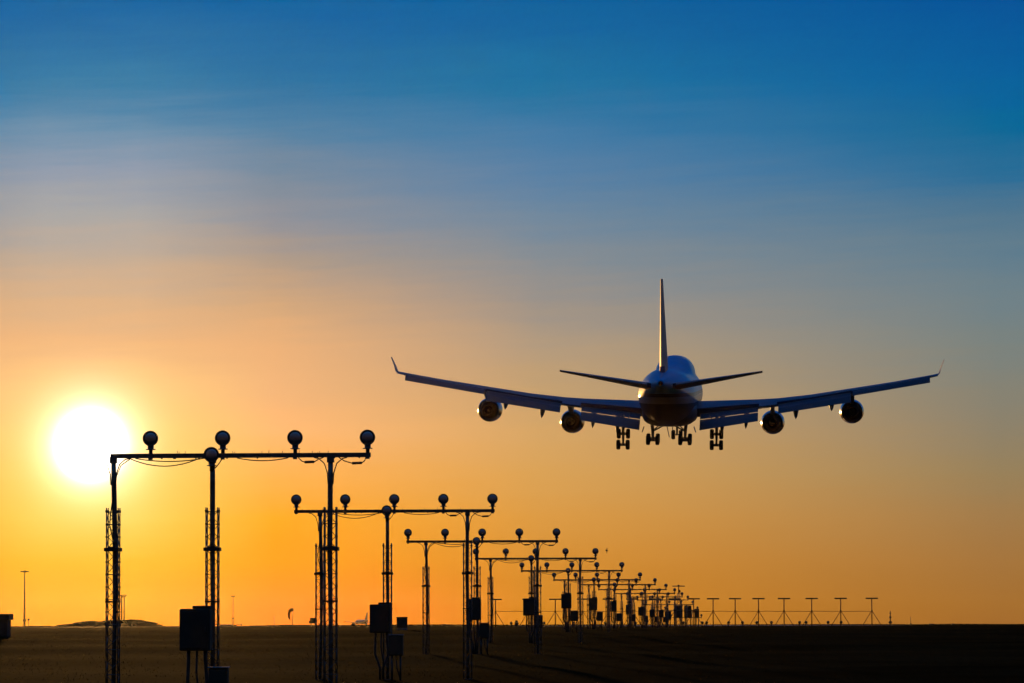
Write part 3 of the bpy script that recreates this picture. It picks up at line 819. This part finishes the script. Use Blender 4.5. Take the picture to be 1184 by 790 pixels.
WS = [(1.0,18.6,18.5,-1.85,0.13,2.2,0.74),(3.3,20.9,16.9,-1.75,0.125,2.0,0.74),(7,24.2,14.2,-1.40,0.115,1.6,0.74),(10.4,27.1,12.2,-1.10,0.105,1.4,0.74),(10.41,27.1,12.2,-1.10,0.105,1.4,0.93),
      (12.5,28.9,11.1,-0.88,0.10,1.2,0.93),(12.51,28.9,11.1,-0.88,0.10,1.2,0.74),(16.5,32.4,9.55,-0.30,0.095,0.9,0.74),(21.1,36.4,7.9,0.56,0.09,0.6,0.74),(21.11,36.4,7.9,0.56,0.09,0.6,0.80),
      (26,40.9,6.0,1.48,0.085,0.2,0.80),(30.1,44.7,4.4,2.35,0.08,0.0,0.80),(30.11,44.7,4.4,2.35,0.08,0.0,1.0),(30.8,45.4,4.1,2.52,0.08,0.0,1.0)]
def sec_at(x):
    prev = WS[0]
    for a, b in zip(WS[:-1], WS[1:]):
        if a[0] <= x <= b[0] and b[0]-a[0] > 0.05:
            t_ = (x-a[0])/(b[0]-a[0]); return tuple(p+(q-p)*t_ for p,q in zip(a,b))
    return WS[-1]
def plank(A, B, th):
    """lens-shaped panel: A, B = (x, (y_le,z_le), (y_te,z_te))"""
    rings = []
    for x, le, te in (A, B):
        d = Vector((0, te[0]-le[0], te[1]-le[1])); n_ = Vector((0, -d.z, d.y)).normalized()
        if n_.z < 0: n_ = -n_
        ring = []
        prof = [(0,0),(0.04,0.35),(0.15,0.6),(0.4,0.6),(0.7,0.35),(1,0.04),(1,-0.04),(0.7,-0.15),(0.4,-0.35),(0.15,-0.4),(0.04,-0.25)]
        for c_, h_ in prof: ring.append(Vector((x, le[0], le[1])) + d*c_ + n_*(h_*th))
        rings.append(ring)
    return MB().loft(rings, True, True, True)
def te_point(x, f):
    s = sec_at(x); y = NOSE - s[1] - f*s[2]; return y, s[3] - f*s[2]*math.sin(R(s[5]))
def flap_part(sd, name, x0, x1, d0, d1, gap, mat='wing'):
    """two slotted panels hanging below the trailing edge; d = drop of the lowest edge at each end"""
    pa, pb = [], []
    for x, d in ((x0,d0),(x1,d1)):
        y, z = te_point(x, 0.74); ch = sec_at(x)[2]
        l1 = ch*0.12; l2 = ch*0.15
        p0 = (y + 0.25, z - 0.05 - 0.03*d); p1 = (y - l1, z - 0.36*d)
        q0 = (y - l1 + 0.05, z - 0.36*d - gap); q1 = (y - l1 - l2, z - d)
        pa.append((x*sd, p0, p1)); pb.append((x*sd, q0, q1))
    f = plank(pa[0], pa[1], 0.22).build(name, M[mat], jet); auto(f)
    a = plank(pb[0], pb[1], 0.30).build('aft_flap_panel', M[mat], f); auto(a)
    return f

for sd in (-1, 1):
    wm = wing_panel(WS); wm = wm if sd > 0 else mirror(wm)
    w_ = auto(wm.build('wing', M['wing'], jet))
    # winglet
    wl = MB(); rr = []
    for x, sle, ch, z, th in ((30.75,45.4,4.05,2.52,0.14),(30.98,45.9,3.4,2.75,0.11),(31.12,46.6,2.6,3.3,0.08),(31.5,48.1,1.2,4.35,0.05)):
        rr.append([Vector((sd*(x+o*th), NOSE - sle - c*ch, z + (-o*th*0.3))) for c, o in ((0,0),(0.15,0.5),(0.5,0.6),(1,0.05),(1,-0.05),(0.5,-0.6),(0.15,-0.5))])
    auto(wl.loft(rr,True,True,True).build('winglet', M['wing'], w_))
    flap_part(sd, 'inboard_flap', 3.5, 10.3, 1.92, 1.62, 0.12)
    flap_part(sd, 'outboard_flap', 12.65, 21.0, 1.02, 1.12, 0.0)
    # ailerons
    for x0, x1, f0, nm in ((21.2,29.9,0.80,'aileron'),):
        pts = []
        for x, dr in ((x0,0.42),(x1,0.62)):
            y, z = te_point(x, f0); ch = sec_at(x)[2]
            pts.append((x*sd, (y+0.05, z), (y - ch*0.20, z - dr)))
        auto(plank(pts[0], pts[1], 0.26).build(nm, M['wing'], jet))
    # flap track fairings
    for x, ln, hh in ((6.1,4.6,0.62),(8.9,4.4,0.55),(14.7,4.0,0.5),(18.8,3.6,0.45)):
        y, z = te_point(x, 0.74)
        ch = sec_at(x)[2]; tipz = z - {6.1: 2.65, 8.9: 2.3, 14.7: 1.9, 18.8: 1.65}[x]
        f = MB(); rr = []
        for u, wv, hv in ((0,0.06,0.08),(0.15,0.26,0.30),(0.4,0.34,hh*0.9),(0.65,0.33,hh),(0.85,0.22,hh*0.7),(1,0.04,0.08)):
            yy = y + 2.6 - u*(ln+1.6); zz = (z - 0.35)*(1-u**2) + tipz*u**2
            rr.append([Vector((sd*x + wv*math.sin(t_), yy, zz + hv*math.cos(t_))) for t_ in [2*math.pi*j/12 for j in range(12)]])
        f.loft(rr,True,True,True).build('flap_track_fairing', M['wing'], jet)
    # horizontal tail
    TS = [(0.4,57.6,9.8,0.85,0.10,-2.8),(11.1,66.0,2.9,2.9,0.08,-2.8)]
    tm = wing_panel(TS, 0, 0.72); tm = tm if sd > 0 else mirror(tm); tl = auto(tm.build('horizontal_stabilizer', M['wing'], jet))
    em = wing_panel([(1.6,58.55,9.03,1.08,0.10,-2.8),(10.9,65.85,3.03,2.86,0.08,-2.8)], 0.73, 1.0); em = em if sd > 0 else mirror(em); auto(em.build('elevator', M['wing'], tl))
    # engines
    for x, yc, zc in ((11.92,7.0,-3.32),(21.2,-1.0,-1.85)):
        ex = sd*x
        en = MB().revolve([(1.16,1.6),(1.20,2.35),(1.28,2.5),(1.36,2.35),(1.42,1.6),(1.42,0.4),(1.37,-0.6),(1.24,-1.7),(1.20,-1.7),(1.18,-1.4),(0.9,-1.2)],'Y',40,(ex,yc,zc)).build('engine', M['nacelle'], jet)
        auto(en, 50)
        MB().revolve([(0.95,-1.1),(0.86,-1.9),(0.66,-2.9),(0.58,-3.3),(0.54,-3.3),(0.52,-2.9),(0.3,-2.8)],'Y',28,(ex,yc,zc)).build('core_nozzle', M['exhaust'], en)
        MB().revolve([(0.42,-2.75),(0.34,-3.3),(0.03,-4.0)],'Y',20,(ex,yc,zc)).build('exhaust_cone', M['exhaust'], en)
        MB().revolve([(1.17,1.5),(0.4,1.55),(0.36,1.9),(0.05,2.2)],'Y',28,(ex,yc,zc)).build('fan', M['exhaust'], en)
        # pylon
        sct = sec_at(x); yl = NOSE - sct[1]; zw = sct[3]
        py = MB(); rr = []
        for y, zb_, zt_, hw in ((yc+1.4, zc+1.38, zc+1.5, 0.05),(yc+0.2, zc+1.2, zc+1.85 if zc < -2 else zc+1.7, 0.2),(yl, zc+0.95, zw+0.25, 0.24),
                                (yl-2.5, max(zc+0.9, zw-0.9), zw+0.2, 0.26),(yl-5.2, zw-0.55, zw-0.1, 0.2)):
            rr.append([Vector((ex-hw,y,zb_)),Vector((ex+hw,y,zb_)),Vector((ex+hw,y,zt_)),Vector((ex-hw,y,zt_))])
        auto(py.loft(rr).build('pylon', M['finw'], jet))

# fin and rudder
FS = [(0,52.6,14.6,2.6,0.085,0),(0,54.3,12.9,3.4,0.088,0),(0,65.3,4.3,13.1,0.075,0)]
auto(wing_panel(FS, 0, 0.70, True).build('fin', M['finw'], jet))
auto(wing_panel([(0,54.6,12.7,3.5,0.088,0),(0,65.2,4.35,13.05,0.075,0)], 0.705, 1.0, True).build('rudder', M['finw'], jet))

# landing gear
def wheel_mb(c, r=0.585, w=0.47):
    m = MB().revolve([(r*0.45,-w/2),(r*0.8,-w/2),(r*0.95,-w*0.38),(r,-w*0.18),(r,w*0.18),(r*0.95,w*0.38),(r*0.8,w/2),(r*0.45,w/2)],'X',24,c)
    return m
def rim_mb(c, r=0.62, w=0.42):
    return MB().revolve([(0.05,-w/2-0.02),(r*0.42,-w/2+0.03),(r*0.46,0),(r*0.42,w/2-0.03),(0.05,w/2+0.02)],'X',16,c)
def bogie(x, y, z, tilt, zt, lean, name):
    g_ = MB()
    dy, dz = 0.79*math.cos(R(tilt)), 0.79*math.sin(R(tilt))
    g_.tube([(x+lean, y, zt),(x+lean*0.3, y, (zt+z)/2+0.2),(x, y, z)],[0.20,0.19,0.14],12)
    g_.tube([(x,y+dy+0.1,z+dz),(x,y-dy-0.1,z-dz)],0.13,10)
    for s in (-1,1): g_.tube([(x-0.62,y+s*dy,z+s*dz),(x+0.62,y+s*dy,z+s*dz)],0.17,10)
    g_.tube([(x,y+0.1,z+1.0),(x+math.copysign(0.9,-x)*0.9,y+0.5,zt)],0.07,8)
    g_.tube([(x,y-0.2,z+0.55),(x,y-0.75,z+0.1)],0.06,8)
    g_.tube([(x,y,z+1.3),(x,y+1.6,zt)],0.08,8)
    go_ = g_.build(name, M['gear'], jet)
    for s in (-1,1):
        for t_ in (-1,1):
            c_ = (x+t_*0.545, y+s*dy, z+s*dz)
            w_ = wheel_mb(c_).build('wheel', M['tyre'], go_)
            rim_mb(c_).build('rim', M['gear'], go_)
    return go_
for sd in (-1,1):
    b_ = bogie(sd*5.45, -2.0, -5.20, 53, -2.2, sd*0.05, 'wing_gear')
    MB().box((sd*(5.45+0.75),-1.6,-3.0),(0.06,2.2,1.0),Matrix.Rotation(R(sd*28),3,'Y')).build('gear_door', M['wing'], b_)
    b_ = bogie(sd*1.87, -5.0, -5.12, 6, -3.4, sd*0.10, 'body_gear')
    MB().tube([(sd*1.9,-5,-4.2),(sd*0.7,-5.0,-3.55)],0.09,8).build('side_brace', M['gear'], b_)
    MB().box((sd*3.0,-5.2,-3.95),(0.05,2.4,0.7),Matrix.Rotation(R(sd*-18),3,'Y')).build('gear_door', M['wing'], b_)
ng = MB().tube([(0,26,-2.6),(0,26,-5.2)],[0.16,0.12],12); ng.tube([(-0.5,26,-5.24),(0.5,26,-5.24)],0.09,8); ng.tube([(0,26,-4.2),(0,24.0,-3.0)],0.08,8)
ngo = ng.build('nose_gear', M['gear'], jet)
for t_ in (-1,1):
    wheel_mb((t_*0.46,26,-5.24)).build('wheel', M['tyre'], ngo); rim_mb((t_*0.46,26,-5.24)).build('rim', M['gear'], ngo)
    MB().box((t_*0.75,26.6,-3.7),(0.05,1.8,0.9)).build('gear_door', M['wing'], ngo)
MB().box((-0.15,-3.2,-4.3),(0.06,1.0,1.25),Matrix.Rotation(R(-12),3,'Y')).build('centre_gear_door', M['wing'], jet)
MB().tube([(0.2,2,-3.7),(0.2,1.9,-4.15)],0.05,6).build('blade_antenna', M['gear'], jet)

# ------------------------------------------------------------------ parked airliner far away
Y = 3900
q = at(418.3,720.6,Y)
pl = thing('airliner', 'tiny parked airliner on the horizon left of the second power cabinet', 'airplane', (q.x,Y,0), (0,0,R(22)))
ring = []
for s, zc, r in ((0,3.0,0.1),(1,3.1,1.0),(3,3.3,1.7),(6,3.5,2.0),(25,3.5,2.0),(31,4.0,1.4),(36,4.6,0.5),(37.5,4.8,0.15)):
    ring.append([Vector((math.sin(t_)*r, 18-s, zc+math.cos(t_)*r)) for t_ in [2*math.pi*j/20 for j in range(20)]])
MB().loft(ring,True,True,True).build('fuselage', M['hull_white'], pl)
def simple_wing(x0,x1,y0,c0,y1,c1,z0,z1,th,sd):
    return MB().loft([[Vector((sd*x,y,z-t_)),Vector((sd*x,y-c,z-t_*0.3)),Vector((sd*x,y-c,z+t_*0.3)),Vector((sd*x,y-c*0.3,z+t_))] for x,y,c,z,t_ in ((x0,y0,c0,z0,th),(x1,y1,c1,z1,th*0.35))])
for sd in (-1,1):
    simple_wing(1.5,17,6,7.5,-3.5,1.8,2.6,3.9,0.35,sd).build('wing', M['hull_white'], pl)
    simple_wing(0.5,6.2,-13.5,4,-17,1.6,4.7,5.4,0.15,sd).build('horizontal_stabilizer', M['hull_white'], pl)
    MB().revolve([(0.7,2.0),(1.05,1.6),(1.05,-0.5),(0.6,-1.8),(0.1,-2.0)],'Y',14,(sd*5.8,5.0,1.7)).build('engine', M['nacelle'], pl)
    MB().tube([(sd*3.2,-1,2.4),(sd*3.2,-1,0.5)],0.25,8).build('landing_gear', M['gear'], pl)
MB().loft([[Vector((-0.2,-9.5,5.0)),Vector((0.2,-9.5,5.0)),Vector((0.2,-16.8,5.0)),Vector((-0.2,-16.8,5.0))],[Vector((-0.1,-15.2,11.8)),Vector((0.1,-15.2,11.8)),Vector((0.1,-18,11.8)),Vector((-0.1,-18,11.8))]]).build('fin', M['nacelle'], pl)
MB().tube([(0,14,2),(0,14,0.4)],0.22,8).build('landing_gear', M['gear'], pl)
a = at(402,722.2,3000)
c = thing('baggage_cart', 'tiny low vehicle in front of the parked airliner on the horizon', 'vehicle', (at(409,722,3000).x,3000,0))
MB().rbox((0,0,0.9),(3.2,2,1.0),0.15).build('body', M['dark'], c); MB().rbox((-0.4,0,1.7),(1.6,1.8,0.8),0.15).build('cab', M['dark'], c)
for s in (-1,1): MB().revolve([(0.1,-0.2),(0.45,-0.2),(0.45,0.2),(0.1,0.2)],'Y',12,(s*1.0,-0.9,0.45)).build('wheel', M['tyre'], c)

# ------------------------------------------------------------------ bird
q = at(701.4,636.6,140)
c = thing('bird', 'tiny dark bird in the sky right of the fourth light bar', 'bird', q, (R(8),0,R(25)))
b = MB()
b.tube([(0,0.09,0),(0,0.06,0.0),(0,0.0,0.0),(0,-0.06,0.0),(0,-0.12,0.0)],[0.006,0.018,0.026,0.017,0.004],10)
for sg in (-1,1):
    b.loft([[Vector((0.0,0.035,0)),Vector((0.004,0,0.0)),Vector((0.0,-0.035,0)),Vector((-0.004,0,0))],
            [Vector((0.012,0.03,sg*0.045)),Vector((0.017,0,sg*0.045)),Vector((0.012,-0.028,sg*0.045)),Vector((0.008,0,sg*0.045))],
            [Vector((0.0,-0.02,sg*0.095)),Vector((0.002,-0.03,sg*0.095)),Vector((0.0,-0.04,sg*0.095)),Vector((-0.002,-0.03,sg*0.095))]],True,True,True)
b.build('body', M['bird'], c)

# ------------------------------------------------------------------ grass
rnd = random.Random(11)
gr = MB(); vs = []; fs = []
for i in range(26000):
    Y = 84 + (196-84)*rnd.random()**0.9
    half = 0.125*Y
    x = -0.055*Y + rnd.uniform(-half, half)
    z = ground_z(x, Y) - 0.01
    clump = 0.5 + 0.5*math.sin(x*1.7+Y*0.9)*math.sin(x*0.6-Y*0.37)
    h = rnd.uniform(0.02,0.045)*(0.4+clump) if rnd.random() > 0.01 else rnd.uniform(0.06,0.11)
    an = rnd.uniform(0,math.pi); w = rnd.uniform(0.006,0.014); lx, ly = rnd.uniform(-.5,.5)*h, rnd.uniform(-.5,.5)*h
    dx, dy = math.cos(an)*w, math.sin(an)*w
    o_ = len(vs); vs += [(x-dx,Y-dy,z),(x+dx,Y+dy,z),(x+lx,Y+ly,z+h)]; fs.append((o_,o_+1,o_+2))
gr.add(vs, fs)
me = bpy.data.meshes.new('grass'); me.from_pydata(gr.v, [], gr.f); me.materials.append(M['grass'])
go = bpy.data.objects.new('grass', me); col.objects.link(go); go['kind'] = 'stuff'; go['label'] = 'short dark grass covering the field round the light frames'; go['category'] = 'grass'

# ------------------------------------------------------------------ haze
hz = MB().box((0,3000,20.7),(14200,8200,46.6)).build('haze', bpy.data.materials.new('haze_air'))
hm = hz.data.materials[0]; hm.use_nodes = True; t = hm.node_tree; t.nodes.clear()
vo = t.nodes.new('ShaderNodeVolumePrincipled'); vo.inputs['Color'].default_value = (0.95,0.85,0.68,1)
vo.inputs['Density'].default_value = 0.0000045; vo.inputs['Anisotropy'].default_value = 0.9
oo = t.nodes.new('ShaderNodeOutputMaterial'); t.links.new(vo.outputs[0], oo.inputs['Volume'])
hz['kind'] = 'stuff'; hz['label'] = 'thin evening haze over the whole airfield'; hz['category'] = 'haze'
